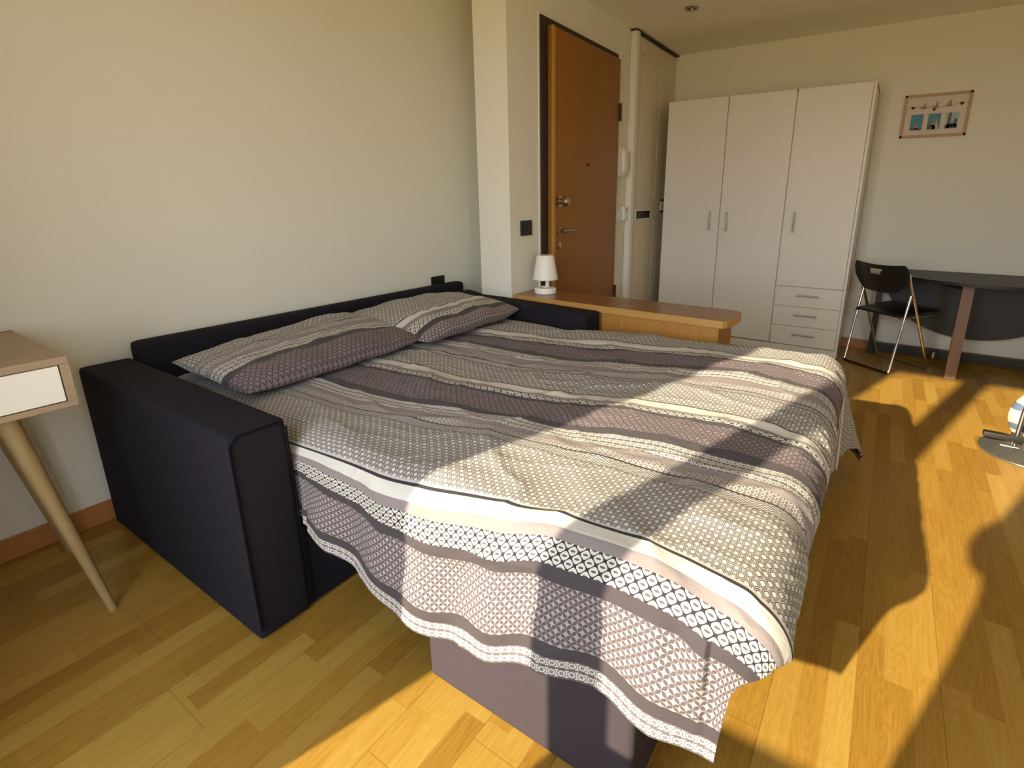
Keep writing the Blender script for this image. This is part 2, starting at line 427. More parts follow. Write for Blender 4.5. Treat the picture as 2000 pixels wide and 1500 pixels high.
# ------------------------------------------------------------------ cream closet door at the corner
bm = bmesh.new()
box(bm, (4.262, YF-0.055, 0), (4.325, YF, 2.612), 0.004)
box(bm, (4.325, YF-0.02, 2.597), (XF-0.004, YF, 2.612), 0.002)
d2 = tag(obj('door_2', bm, M['white']), 'tall cream closet door in the corner beside the white wardrobe', 'door', kind='structure')
obj('door_slab', B((4.33, YF-0.034, 0.01), (XF-0.02, YF-0.004, 2.59), 0.003), M['cream'], d2)
obj('top_rail', B((4.245, YF-0.060, 2.606), (XF-0.004, YF-0.002, 2.616)), M['gap'], d2)
bm = bmesh.new()
for z0, z1 in ((0.35, 1.12), (1.285, 2.475)):
    for a, b in (((4.44, z0), (4.86, z0+0.012)), ((4.44, z1-0.012), (4.86, z1)), ((4.44, z0), (4.452, z1)), ((4.848, z0), (4.86, z1))):
        box(bm, (a[0], YF-0.0365, a[1]), (b[0], YF-0.0337, b[1]))
obj('panel_moulding', bm, M['cream'], d2)
obj('slot_plate', B((4.41, YF-0.040, 1.118), (4.765, YF-0.034, 1.200), 0.002), M['white_pl'], d2)
obj('letter_slot', B((4.42, YF-0.043, 1.126), (4.73, YF-0.039, 1.193), 0.001), M['black'], d2)
obj('latch_plate', B((5.01, YF-0.042, 1.165), (5.10, YF-0.034, 1.295), 0.002), M['white_pl'], d2)
for z in (1.168, 1.276):
    obj('latch', B((4.99, YF-0.047, z), (5.085, YF-0.041, z+0.020), 0.001), M['black'], d2)

# intercom, switches
t = thing('intercom_phone', 'white wall intercom handset between entrance door and closet door', 'intercom', (4.115, YF, 1.48))
bm = bmesh.new(); box(bm, (-0.065, -0.028, 0), (0.075, 0, 0.235), 0.010, 3); obj('body', bm, M['white_pl'], t, True)
bm = bmesh.new(); prism(bm, arc(0.006, 0.185, 0.028, 0, 180, 10) + arc(0.006, 0.05, 0.028, 180, 360, 10), -0.062, -0.03, 0.008, 3, 'y')
for v in bm.verts:
    v.co.y += -0.012*math.cos((v.co.z-0.1175)/0.09*1.2)+0.004
obj('handset', bm, M['white_pl'], t, True)
bm = bmesh.new(); pts = []
for i in range(160):
    a = i*0.55; zz = -0.004 - 0.125*math.sin(PI*i/159)
    pts.append((-0.03 + 0.06*i/159 + 0.006*math.cos(a), -0.02 + 0.006*math.sin(a), zz))
tube(bm, pts, 0.0022, 6); obj('cord', bm, M['white_pl'], t, True)
t = thing('light_switch', 'white light switch plate below the intercom handset', 'switch', (4.12, YF, 1.16))
obj('plate', B((-0.07, -0.010, -0.035), (0.055, 0, 0.052), 0.004, 2), M['white_pl'], t)
for i in range(2): obj('rocker', B((-0.045+i*0.045, -0.015, -0.018), (-0.008+i*0.045, -0.009, 0.034), 0.002), M['drawer_white'], t)
t = thing('socket_box', 'small white junction box on the closet door frame', 'socket', (4.215, YF, 1.15))
obj('box', B((-0.03, -0.035, -0.03), (0.035, 0, 0.085), 0.004, 2), M['white_pl'], t)
obj('key', B((-0.015, -0.045, 0.045), (0.012, -0.034, 0.075), 0.002), M['steel'], t)
tag(obj('wall_cable', tube(bmesh.new(), [(4.225, YF-0.006, 0.02), (4.228, YF-0.006, 0.8), (4.222, YF-0.006, 1.12)], 0.004, 8), M['cream'], smooth=True),
    'thin cable running down the wall beside the closet door frame', 'cable')
t = thing('wall_switch', 'square black light switch on the wall left of the entrance door', 'switch', (2.768, YF, 1.118))
obj('plate', B((-0.062, -0.008, -0.048), (0.062, 0, 0.048), 0.004, 2), M['black'], t)
for i in range(3): obj('rocker', B((-0.036+i*0.0245, -0.012, -0.024), (-0.014+i*0.0245, -0.007, 0.024), 0.001), M['blackw'], t)
t = thing('wall_socket', 'black power socket on the wall above the sofa backrest', 'socket', (2.545, YL, 0.742))
obj('plate', B((-0.062, -0.009, -0.044), (0.062, 0, 0.044), 0.004, 2), M['black'], t)
for i in range(3): obj('socket_module', B((-0.036+i*0.0245, -0.012, -0.022), (-0.014+i*0.0245, -0.008, 0.022), 0.001), M['blackw'], t)

# ceiling downlight
t = thing('ceiling_spotlight', 'small round recessed spotlight in the ceiling', 'ceiling light', (4.058, 1.426, ZC))
bm = bmesh.new(); lathe(bm, [(0.030, -0.001), (0.030, -0.004), (0.046, -0.006), (0.050, -0.001)], 32); obj('ring', bm, M['brass'], t, True)
bm = bmesh.new(); lathe(bm, [(0.001, -0.003), (0.031, -0.0035), (0.031, -0.001), (0.001, -0.001)], 32); obj('recess', bm, M['black'], t)
bm = bmesh.new(); lathe(bm, [(0.001, -0.009), (0.010, -0.008), (0.012, -0.003), (0.001, -0.003)], 20, (0.012, 0, 0)); obj('bulb', bm, M['lamp_glass'], t, True)

# ------------------------------------------------------------------ sofa bed
sofa = thing('sofa_bed', 'dark charcoal fabric sofa bed folded out against the left wall', 'sofa bed', (1.6, 1.5, 0))
OX, OY = -1.6, -1.5
def sb(bm):
    for v in bm.verts: v.co.x += OX; v.co.y += OY
    return bm
bm = B((0.755, 2.462, 0.02), (2.68, 2.548, 0.742), 0.030, 4); obj('backrest', sb(bm), M['navy'], sofa, True)
a1 = obj('armrest', sb(B((0.577, 1.411, 0.012), (0.745, 2.52, 0.682), 0.020, 4)), M['navy'], sofa, True)
bm = bmesh.new()
pts = [(0.5825, 1.4085, 0.05), (0.5825, 1.4085, 0.655), (0.605, 1.4085, 0.677), (0.72, 1.4085, 0.677), (0.741, 1.4085, 0.655), (0.741, 1.4085, 0.05)]
tube(bm, pts, 0.0028, 6); obj('seam', sb(bm), M['seam'], a1, True)
bm = bmesh.new(); prism(bm, [(2.385, 1.325), (2.56, 1.325), (2.594, 1.90), (2.597, 2.25), (2.70, 2.41), (2.70, 2.455), (2.53, 2.455)], 0.012, 0.684, 0.020, 4)
a2 = obj('armrest', sb(bm), M['navy'], sofa, True)
obj('base', sb(B((0.747, 1.425, 0.012), (2.38, 2.46, 0.30), 0.008)), M['navy'], sofa, True)
obj('pull_out_base', sb(B((0.782, 0.30, 0.0), (2.44, 0.916, 0.335), 0.022, 4)), M['charcoal'], sofa, True)
mt = noisy('mattress_ticking', (0.09, 0.08, 0.085), 0.9, 200, 0.1, 0.1)
obj('mattress', sb(B((0.83, 0.13, 0.36), (2.36, 2.44, 0.55), 0.05, 4)), mt, sofa, True)
for (x, y) in ((0.60, 1.45), (0.60, 2.46), (2.50, 1.40), (2.66, 2.44)):
    obj('foot', sb(B((x, y, 0.0), (x+0.05, y+0.05, 0.016))), M['black'], sofa)

# ------------------------------------------------------------------ duvet
def interp(x, tab):
    if x <= tab[0][0]: return tab[0][1]
    for (a, va), (b, vb) in zip(tab, tab[1:]):
        if x <= b:
            t = (x-a)/(b-a); t = t*t*(3-2*t)*0.5 + t*0.5
            return va + (vb-va)*t
    return tab[-1][1]
XBN = 0.86
WARP = [  # (cloth coordinate, [(y, flat position)...])
    (0.485, [(0.12, .506), (.39, .512), (.52, .50), (.66, .444), (.84, .404), (1.0, .412), (1.13, .448), (1.36, .52)]),
    (0.86, [(.02, .82), (.13, .852), (.25, .872), (.35, .876), (.52, .868), (.655, .84), (.9, .796), (1.06, .78), (1.465, .764)]),
    (1.093, [(.2, 1.12), (.36, 1.117), (.54, 1.111), (.67, 1.094), (.89, 1.073), (1.19, 1.012), (1.53, .958), (1.9, .95)]),
    (1.267, [(.2, 1.359), (.44, 1.347), (.58, 1.321), (.78, 1.27), (1.09, 1.206), (1.37, 1.149), (1.81, 1.126)]),
    (1.481, [(.16, 1.569), (.23, 1.602), (.33, 1.624), (.48, 1.614), (.64, 1.582), (.8, 1.529), (.9, 1.481), (1.08, 1.444), (1.4, 1.418), (1.67, 1.422), (1.79, 1.40)]),
    (1.875, [(.2, 2.056), (.38, 2.086), (.62, 2.035), (.88, 1.954), (1.15, 1.868), (1.37, 1.839), (1.73, 1.827)]),
    (2.089, [(.17, 2.274), (.3, 2.315), (.56, 2.295), (.92, 2.21), (1.29, 2.099), (1.55, 2.08), (1.77, 2.05)])]
def warp(u, y):
    if u >= 2.089:
        e = interp(y, WARP[-1][1]); end = interp(y, [(0.2, 2.97), (1.25, 2.97), (1.4, 2.80), (2.4, 2.86)])
        return e + (u - 2.089) / (2.58 - 2.089) * (end - e)
    for (a, ta), (b, tb) in zip(WARP, WARP[1:]):
        if u <= b:
            t = (u-a)/(b-a); return interp(y, ta)*(1-t) + interp(y, tb)*t
def bend(d, r, fl):
    L = PI*r/2
    if d < L: return r*math.sin(d/r), r*(1-math.cos(d/r))
    return r + (d-L)*fl, r + (d-L)*math.sqrt(max(0, 1-fl*fl))
YH = 2.36
def xb2(y): return interp(y, [(0.1, 2.50), (0.45, 2.47), (0.6, 2.455), (0.95, 2.44), (1.25, 2.36), (1.42, 2.29), (2.45, 2.45)])
def duvet_point(u, v):
    y = YH - v
    s = warp(u, max(y, 0.1))
    yb = 0.145 + 0.03*(s-0.8)/1.7
    b = max(0.0, yb - y); a = max(0.0, XBN - s); a2 = max(0.0, s - xb2(max(y, yb)))
    yy = max(y, yb)
    zt = 0.612 + 0.010*noise.noise(Vector((s*2.2, yy*2.2, 3.0))) + 0.006*noise.noise(Vector((s*5+3, yy*4, 1.0)))
    zt -= 0.012*max(0, (yy-1.5)/0.9)
    zt += 0.022*math.exp(-((s-2.25)/0.22)**2) * (1 if yy < 1.2 else max(0, 1-(yy-1.2)/0.3)) * 0.4
    r = 0.10
    if a > 0:
        fl = 0.10 if y < 1.40 else 0.0
        cx, d1, bx = XBN, a, -1
    elif a2 > 0:
        fl = interp(y, [(0.1, 0.20), (0.35, 0.12), (0.58, 0.0)])
        cx, d1, bx = xb2(yy), a2, 1
    else:
        cx, d1, bx, fl = s, 0.0, 0, 0.0
    if b > 0: flb = -0.10 + 0.32*max(0, (s-2.05)/0.55)
    if b > 0 and d1 > 0:
        D = math.hypot(d1, b); f = (fl*d1 + flb*b)/D
        o_, dr = bend(D, r, f)
        x, yo = cx + bx*o_*d1/D, yb - o_*b/D
    elif b > 0:
        o_, dr = bend(b, r, flb); x, yo = s, yb - o_
    elif d1 > 0:
        o_, dr = bend(d1, r, fl); x, yo = cx + bx*o_, y
    else:
        dr, x, yo = 0.0, s, y
    z = zt - dr
    hang = min(1.0, max(0, dr-0.05)/0.15)
    if hang > 0:
        wq = max(0.0, 1 - b/0.12)
        if bx == -1:
            x += wq*hang*(0.010*math.sin(yo*17+1) + 0.008*math.sin(yo*31+u*5))*(1 if yo < 1.38 else 0)
        elif bx == 1:
            x += wq*hang*0.010*math.sin(yo*14)*(1 if yo < 0.5 else 0)
        if b > 0 and bx != -1:
            yo += min(1, b/0.15)*hang*(0.006*math.sin(x*16+1)+0.004*math.sin(x*27)) * (1 - (1 if bx else 0)*0.5)
    return Vector((x, yo, max(z, 0.03)))
NU, NV, NF = 330, 300, 66
bm = bmesh.new(); uvl = bm.loops.layers.uv.new('UVMap'); grid = []; coords = []
U0, U1 = 0.485, 2.58
VB = YH - 0.145
for i in range(NU+1):
    u = U0 + (U1-U0)*i/NU
    s = warp(u, 0.1); a = max(0, XBN - s)
    bmax = interp(s, [(0.50, 0.03), (0.66, 0.05), (0.76, 0.13), (0.86, 0.17), (0.98, 0.19), (1.15, 0.30), (1.4, 0.40), (2.2, 0.44), (2.55, 0.44), (2.95, 0.42)])
    row, cr = [], []
    for j in range(NV+NF+1):
        v = VB*j/NV if j <= NV else VB + (bmax)*(j-NV)/NF
        row.append(bm.verts.new(duvet_point(u, v))); cr.append((u, v))
    grid.append(row); coords.append(cr)
for i in range(NU):
    for j in range(NV+NF):
        f = bm.faces.new((grid[i][j], grid[i][j+1], grid[i+1][j+1], grid[i+1][j]))
        for lp, (p, q) in zip(f.loops, ((i, j), (i, j+1), (i+1, j+1), (i+1, j))): lp[uvl].uv = coords[p][q]
bm.normal_update()
# soft creases pushed along the surface
def crease(u, v):
    n = noise.noise(Vector((u*4.0, v*3.0, 7.0)))
    r1 = 1 - abs(noise.noise(Vector((u*5.5 + n, v*2.6 - n, 2.0))))*2
    r2 = 1 - abs(noise.noise(Vector((u*11.0, v*5.0 + n*2, 5.0))))*2
    h = 0.0075*max(0, r1)**3 + 0.0040*max(0, r2)**3 + 0.005*n
    # fold near the pillows and at the foot corner
    t = v - 0.62; h += 0.010*math.exp(-(t/0.05)**2)*max(0, noise.noise(Vector((u*2.4, 0, 9.0)))+0.3)
    # strong drapes running down from the foot edge
    if v > 1.9 and u > 0.9:
        h += 0.010*min(1, (v-1.9)/0.25)*max(0, noise.noise(Vector((u*9.0 + v*3, v*1.5, 4.0))))
    # small buckled tuck in the near side by the foot
    du, dv = (u-0.68), (v-2.14)
    h -= 0.012*math.exp(-((du*1.0+dv*0.2)/0.06)**2 - ((dv)/0.022)**2)
    h += 0.010*math.exp(-((du)/0.07)**2 - ((dv-0.045)/0.026)**2)
    return h
for i in range(NU+1):
    for j in range(NV+NF+1):
        vv = grid[i][j]; nn = vv.normal
        u, v = coords[i][j]; s_ok = 1.0
        y = YH - v
        if y > 1.35 and (u < 0.95 or u > 2.2): s_ok = 0.1
        if u < 0.80 and y < 0.16: s_ok = 0.25
        vv.co += nn*crease(u, v)*s_ok
duv = obj('duvet', bm, M['print'], None, True, keep=True)
for p in duv.data.polygons: p.use_smooth = True
md = duv.modifiers.new('thickness', 'SOLIDIFY'); md.thickness = 0.012; md.offset = -1
tag(duv, 'grey and white striped patterned duvet spread over the folded-out sofa bed', 'duvet')

# ------------------------------------------------------------------ pillows
def pillow(loc, rotz, W, D, H, lean, umap, label, puff=0.0, seed=1):
    """local x = width, local y = depth (0 at front, D at back)"""
    bm = bmesh.new(); uvl = bm.loops.layers.uv.new('UVMap'); n, m = 84, 60
    def pt(i, j, side):
        a, b = i/n*2-1, j/m*2-1
        # pinched edge outline
        ox = 1 - 0.045*(1-b*b)*0 - 0.05*(1-abs(b)**2.2)*(-0.3); oy = 1 - 0.05*(1-abs(a)**2.5)*(-0.2)
        k = (max(0, 1-a**6)*max(0, 1-b**6))**0.55
        prof = (max(0, 1-abs(a)**3.0)*max(0, 1-abs(b)**(2.2 if b > 0 else 4.5)))**0.5
        x = a*W/2*ox; y = b*D/2*oy
        wr = 0.010*noise.noise(Vector((a*3.2+seed, b*5.5, seed*2.0))) + 0.006*noise.noise(Vector((a*9, b*8+seed, seed*3.0)))
        z = (H/2*prof + wr*prof)*side
        if side < 0: z *= 0.55
        z += 0.012*noise.noise(Vector((a*2.5+seed, b*1.5, 1.0)))
        return Vector((x, y, z))
    def um(j): return umap[0] + (umap[1]-umap[0])*(j/m)
    vt = {}
    for side in (1, -1):
        for i in range(n+1):
            for j in range(m+1):
                edge = i in (0, n) or j in (0, m)
                key = (i, j, 0 if edge else side)
                if key not in vt:
                    p = pt(i, j, side)
                    # lean: the back part climbs the backrest
                    yy = p.y + D/2
                    ang = lean + (0.15*max(0, i/n-0.35) if seed == 2 else 0)
                    q = Vector((p.x, yy*math.cos(ang) - p.z*math.sin(ang), yy*math.sin(ang) + p.z*math.cos(ang)))
                    vt[key] = bm.verts.new(q)
        for i in range(n):
            for j in range(m):
                q = [(i, j), (i+1, j), (i+1, j+1), (i, j+1)]
                if side < 0: q = q[::-1]
                ks = [(a, b, 0 if (a in (0, n) or b in (0, m)) else side) for a, b in q]
                f = bm.faces.new([vt[k] for k in ks])
                for lp, (a, b) in zip(f.loops, q): lp[uvl].uv = (um(b), a/n*W)
    o = obj('pillow', bm, M['print'], None, False, loc, rotz, keep=True)
    for p in o.data.polygons: p.use_smooth = True
    return tag(o, label, 'pillow', 'pillows at the head of the sofa bed')
pillow((2.03, 1.765, 0.652), math.radians(4), 0.80, 0.58, 0.15, math.radians(5.5), (0.655, 1.16), 'striped pillow nearer the entrance wall, with a broad white stripe', seed=4)
pillow((1.238, 1.795, 0.648), math.radians(1), 0.82, 0.56, 0.15, math.radians(2.0), (1.375, 0.95), 'striped pillow nearer the camera, dark front edge and white ring bands', seed=2)

# ------------------------------------------------------------------ low cabinet behind the far armrest
cab = thing('low_cabinet', 'orange cherry-wood low cabinet with rounded top between sofa bed and wardrobe', 'cabinet', (2.7, 1.3, 0))
def cb(bm):
    for v in bm.verts: v.co.x -= 2.7; v.co.y -= 1.3
    return bm
top = [(2.572, 0.64), (2.60, 0.625)] + [(2.72, 0.60)] + arc(2.805, 0.685, 0.080, -95, 0, 8) + [(2.885, 1.98), (2.613, 1.98), (2.585, 1.30)]
bm = bmesh.new(); prism(bm, top, 0.668, 0.706)
cbo = obj('top', cb(bm), [M['cab_top'], M['cab_edge']], cab)
for p in cbo.data.polygons:
    if abs(p.normal.z) < 0.5: p.material_index = 1
bm = bmesh.new(); prism(bm, [(2.584, 0.66), (2.85, 0.66), (2.85, 1.975), (2.620, 1.975), (2.597, 1.31)], 0.0, 0.668)
obj('body', cb(bm), M['cab_side'], cab)
obj('plinth', cb(B((2.852, 0.68, 0), (2.862, 1.97, 0.06))), M['black'], cab)

# table lamp
t = thing('table_lamp', 'small white plastic lamp standing on the low wooden cabinet', 'lamp', (2.765, 1.835, 0.706))
bm = bmesh.new(); lathe(bm, [(0.066, 0), (0.071, 0.004), (0.071, 0.030), (0.066, 0.038), (0.026, 0.042), (0.022, 0.047)], 44); obj('base', bm, M['white_pl'], t, True)
bm = bmesh.new(); lathe(bm, [(0.013, 0.045), (0.013, 0.10)], 24, (0.012, -0.008, 0)); obj('stem', bm, M['white_pl'], t, True)
obj('cable_guide', lathe(bmesh.new(), [(0.0045, 0.045), (0.0045, 0.10)], 12, (-0.036, 0.022, 0)), M['white_pl'], t, True)
bm = bmesh.new(); lathe(bm, [(0.080, 0.091), (0.082, 0.094), (0.056, 0.240), (0.052, 0.246), (0.001, 0.248), (0.001, 0.243), (0.050, 0.240), (0.078, 0.095)], 48); obj('lamp_shade', bm, M['white_pl'], t, True)

# ------------------------------------------------------------------ wardrobe
WXF, WY0, WY1, WZT = 4.75, 0.232, 1.822, 2.135
wd = thing('wardrobe', 'white three-door wardrobe with three small drawers at lower right', 'wardrobe', (5.0, 1.0, 0))
def wb(bm):
    for v in bm.verts: v.co.x -= 5.0; v.co.y -= 1.0
    return bm
bm = bmesh.new()
X0, X1 = WXF+0.02, XF-0.008
box(bm, (X0-0.016, WY0, 0), (X1, WY0+0.018, WZT)); box(bm, (X0, WY1-0.018, 0), (X1, WY1, WZT))
box(bm, (X0, WY0, WZT-0.018), (X1, WY1, WZT)); box(bm, (X1-0.01, WY0, 0), (X1, WY1, WZT)); box(bm, (X0, WY0, 0.07), (X1, WY1, 0.088))
box(bm, (X0, 0.76, 0.07), (X1, 0.775, WZT)); box(bm, (X0, 1.29, 0.07), (X1, 1.305, WZT))
obj('carcass', wb(bm), M['white'], wd)
obj('plinth', wb(B((WXF+0.004, WY0+0.018, 0.0), (WXF+0.02, WY1, 0.066))), M['white'], wd)
def handle(par, y, z, vertical, L=0.17):
    bm = bmesh.new(); x0 = WXF - 0.022
    if vertical:
        tube(bm, [(x0, y, z-L/2), (x0, y, z+L/2)], 0.0062, 10)
        for s in (-1, 1): tube(bm, [(x0, y, z+s*(L/2-0.012)), (WXF+0.002, y, z+s*(L/2-0.012))], 0.004, 8)
    else:
        tube(bm, [(x0, y-L/2, z), (x0, y+L/2, z)], 0.0062, 10)
        for s in (-1, 1): tube(bm, [(x0, y+s*(L/2-0.012), z), (WXF+0.002, y+s*(L/2-0.012), z)], 0.004, 8)
    return obj('handle', wb(bm), M['steel'], par, True)
def door(y0, y1, z0, z1, hy, hz):
    o = obj('door', wb(B((WXF, y0+0.0025, z0), (WXF+0.017, y1-0.0025, z1), 0.0015, 1)), M['white'], wd)
    handle(o, hy, hz, True)
door(1.295, 1.822, 0.075, 2.132, 1.375, 1.108)
door(0.767, 1.292, 0.075, 2.132, 1.225, 1.106)
door(0.250, 0.763, 0.582, 2.132, 0.680, 1.113)
for k, (z0, z1) in enumerate(((0.412, 0.579), (0.242, 0.409), (0.072, 0.239))):
    o = obj('drawer', wb(B((WXF, 0.252, z0), (WXF+0.017, 0.763, z1), 0.0015, 1)), M['white'], wd)
    handle(o, 0.503, (z0+z1)/2+0.015, False, 0.175)

# ------------------------------------------------------------------ picture
pic = thing('framed_picture', 'small wood-framed collage of three city photos hanging on the far wall', 'picture', (XF, -0.1635, 1.926))
W2, H2 = 0.2115, 0.157
bm = bmesh.new()
for a, b in (((-W2, -H2), (W2, -H2+0.017)), ((-W2, H2-0.017), (W2, H2)), ((-W2, -H2), (-W2+0.017, H2)), ((W2-0.017, -H2), (W2, H2))):
    box(bm, (-0.022, a[0], a[1]), (-0.002, b[0], b[1]), 0.001, 1)
obj('frame', bm, M['frame_wood'], pic)
obj('mat_board', B((-0.008, -W2+0.010, -H2+0.010), (-0.002, W2-0.010, H2-0.010)), M['mat_board'], pic)
def photo(yc, polys, base):
    bm = bmesh.new(); w_, h_ = 0.040, 0.058; zc = -0.045
    box(bm, (-0.0100, yc-w_, zc-h_), (-0.008, yc+w_, zc+h_)); mi = []
    nf = len(bm.faces)
    order = [base]
    for pts, mat in polys:
        k0 = len(bm.faces)
        vs = [bm.verts.new((-0.0104, yc - p[0]*w_, zc + p[1]*h_)) for p in pts]
        bm.faces.new(vs); 
        if mat not in order: order.append(mat)
        mi.append(order.index(mat))
    o = obj('photo_print', bm, [M[k] for k in order], pic, keep=True)
    for k, idx in enumerate(mi): o.data.polygons[6+k].material_index = idx
photo(0.112, [([(-.98, -.98), (.98, -.98), (.98, -.80), (.5, -.72), (-.4, -.70), (-.98, -.62)], 'photo_dark'),
              ([(-.25, -.85), (.30, -.85), (.25, -.30), (.12, -.1), (.08, .15), (.05, .50), (.0, .15), (-.06, -.05), (-.2, -.3)], 'photo_tan')], 'photo_sky')
photo(0.0, [([(-.98, -.98), (.3, -.98), (.3, -.5), (-.2, -.4), (-.6, -.35), (-.98, -.30)], 'photo_dark'),
            ([(-.3, -.7), (.2, -.7), (.35, .2), (.1, .4), (-.15, .15), (-.35, -.2)], 'photo_tan'),
            ([(-.2, -.98), (.8, -.98), (.75, -.4), (.55, -.2), (.50, .40), (.42, .45), (.30, -.3), (.0, -.6)], 'photo_light')], 'photo_sky')
photo(-0.112, [([(-.98, -.98), (.9, -.98), (.9, -.55), (.2, -.35), (-.98, -.5)], 'photo_dark'),
               ([(-.75, -.9), (-.2, -.9), (-.15, .96), (-.6, .96)], 'photo_dark'),
               ([(.25, -.8), (.85, -.8), (.80, .15), (.35, .22)], 'photo_dark'),
               ([(-.1, -.8), (.2, -.8), (.2, .0), (-.05, .05)], 'photo_light')], 'photo_pale')
bm = bmesh.new(); tube(bm, [(-0.012, 0.19, 0.060), (-0.012, 0.10, 0.066), (-0.012, 0.0, 0.060), (-0.012, -0.09, 0.066), (-0.012, -0.19, 0.078)], 0.0013, 6)
obj('string', bm, M['string'], pic)
for y, z, k in ((0.150, 0.063, 1.0), (0.012, 0.042, 0.8), (-0.155, 0.072, 1.0)):
    bm = bmesh.new(); pts = []
    for i in range(24):
        a = 2*PI*i/24; pts.append((y - 0.00085*k*16*math.sin(a)**3*0.95, z + 0.00085*k*(13*math.cos(a)-5*math.cos(2*a)-2*math.cos(3*a)-math.cos(4*a))))
    prism(bm, pts, -0.016, -0.011, 0, 1, 'x'); obj('heart', bm, M['heart'], pic)
for y, z, r in ((0.082, 0.064, 0.5), (0.004, 0.066, -0.1), (-0.078, 0.072, -0.5)):
    bm = bmesh.new(); prism(bm, [(y-0.020, z-0.013), (y+0.020, z-0.013), (y+0.013, z+0.004), (y+0.002, z+0.004), (y-0.008*r-0.003, z+0.030), (y-0.010, z+0.030), (y-0.012, z+0.004)], -0.017, -0.011, 0, 1, 'x')
    obj('clip', bm, M['clip'], pic)

# ------------------------------------------------------------------ folding chair
ch = thing('folding_chair', 'black plastic folding chair with chrome tube legs in front of the dark table', 'chair', (4.806, -0.104, 0), math.radians(-37.83))
# local x = facing direction, local y = width (left)
bm = bmesh.new()
for s in (-1, 1):
    tube(bm, [(0.200, s*0.215, 0.012), (0.19, s*0.215, 0.03), (-0.133, s*0.208, 0.688), (-0.150, s*0.195, 0.76)], 0.0105, 12)
obj('front_leg_frame', bm, M['chrome'], ch, True)
bm = bmesh.new(); tube(bm, [(0.200, -0.215, 0.012), (0.205, -0.195, 0.011), (0.205, 0.195, 0.011), (0.200, 0.215, 0.012)], 0.0105, 12)
obj('stretcher', bm, M['steel'], ch, True)
for s in (-1, 1):
    bm = bmesh.new(); tube(bm, [(-0.198, s*0.198, 0.012), (-0.19, s*0.198, 0.03), (-0.145, s*0.200, 0.33), (-0.100, s*0.200, 0.605)], 0.0095, 12)
    obj('leg', bm, M['chrome'], ch, True)
bm = bmesh.new(); tube(bm, [(-0.198, -0.198, 0.012), (-0.203, -0.18, 0.010), (-0.203, 0.18, 0.010), (-0.198, 0.198, 0.012)], 0.0095, 12)
obj('stretcher', bm, M['black'], ch, True)
bm = bmesh.new()
seat = [(-0.165, -0.185), (0.20, -0.215)] + arc(0.215, -0.17, 0.04, -80, 0, 4) + arc(0.215, 0.17, 0.04, 0, 80, 4) + [(0.20, 0.215), (-0.165, 0.185)]
prism(bm, seat, 0.436, 0.456, 0.006, 2)
for v in bm.verts: v.co.z += (v.co.x+0.16)*0.05
obj('seat', bm, M['black'], ch, True)
bm = bmesh.new(); tube(bm, [(-0.165, -0.190, 0.430), (0.20, -0.218, 0.449), (0.250, -0.19, 0.450), (0.262, 0, 0.451), (0.250, 0.19, 0.450), (0.20, 0.218, 0.449), (-0.165, 0.190, 0.430)], 0.007, 8)
obj('seat_frame', bm, M['steel'], ch, True)
# backrest: curved plate with a slot
bm = bmesh.new(); nb, hb = 44, 20; vts = {}
def backp(i, j, k):
    a = i/nb*2-1; b = j/hb
    yy = a*0.222; dip = 0.020*(1-abs(a)**2)
    ztop = 0.838 - dip*0.9 - 0.05*max(0, abs(a)-0.86)/0.14*max(0, abs(a)-0.86)/0.14
    zbot = 0.625 - 0.015*(1-a*a) + 0.10*max(0, abs(a)-0.45)**2/0.30
    z = zbot + (ztop-zbot)*b
    xx = -0.150 - 0.30*(z-0.62) - 0.035*(1-a*a) + 0.008
    return Vector((xx - k*0.014, yy, z))
for k in (0, 1):
    for i in range(nb+1):
        for j in range(hb+1): vts[i, j, k] = bm.verts.new(backp(i, j, k))
def hole(i, j): return 18 <= i < 29 and 13 <= j < 17
for i in range(nb):
    for j in range(hb):
        if hole(i, j): continue
        bm.faces.new((vts[i, j, 0], vts[i+1, j, 0], vts[i+1, j+1, 0], vts[i, j+1, 0]))
        bm.faces.new((vts[i, j, 1], vts[i, j+1, 1], vts[i+1, j+1, 1], vts[i+1, j, 1]))
bm.edges.ensure_lookup_table()
bd = [e for e in bm.edges if e.is_boundary]
inv = {v: k for k, v in vts.items()}
for e in list(bd):
    a, b = inv[e.verts[0]], inv[e.verts[1]]
    if a[2] == 0 and b[2] == 0:
        bm.faces.new((vts[a], vts[b], vts[b[0], b[1], 1], vts[a[0], a[1], 1]))
obj('backrest', bm, M['black'], ch, True)
for s in (-1, 1):
    bm = bmesh.new(); lathe(bm, [(0.012, -0.006), (0.014, 0.0), (0.012, 0.008)], 14, (-0.093, s*0.212, 0.60), 'y'); obj('pivot', bm, M['steel'], ch, True)

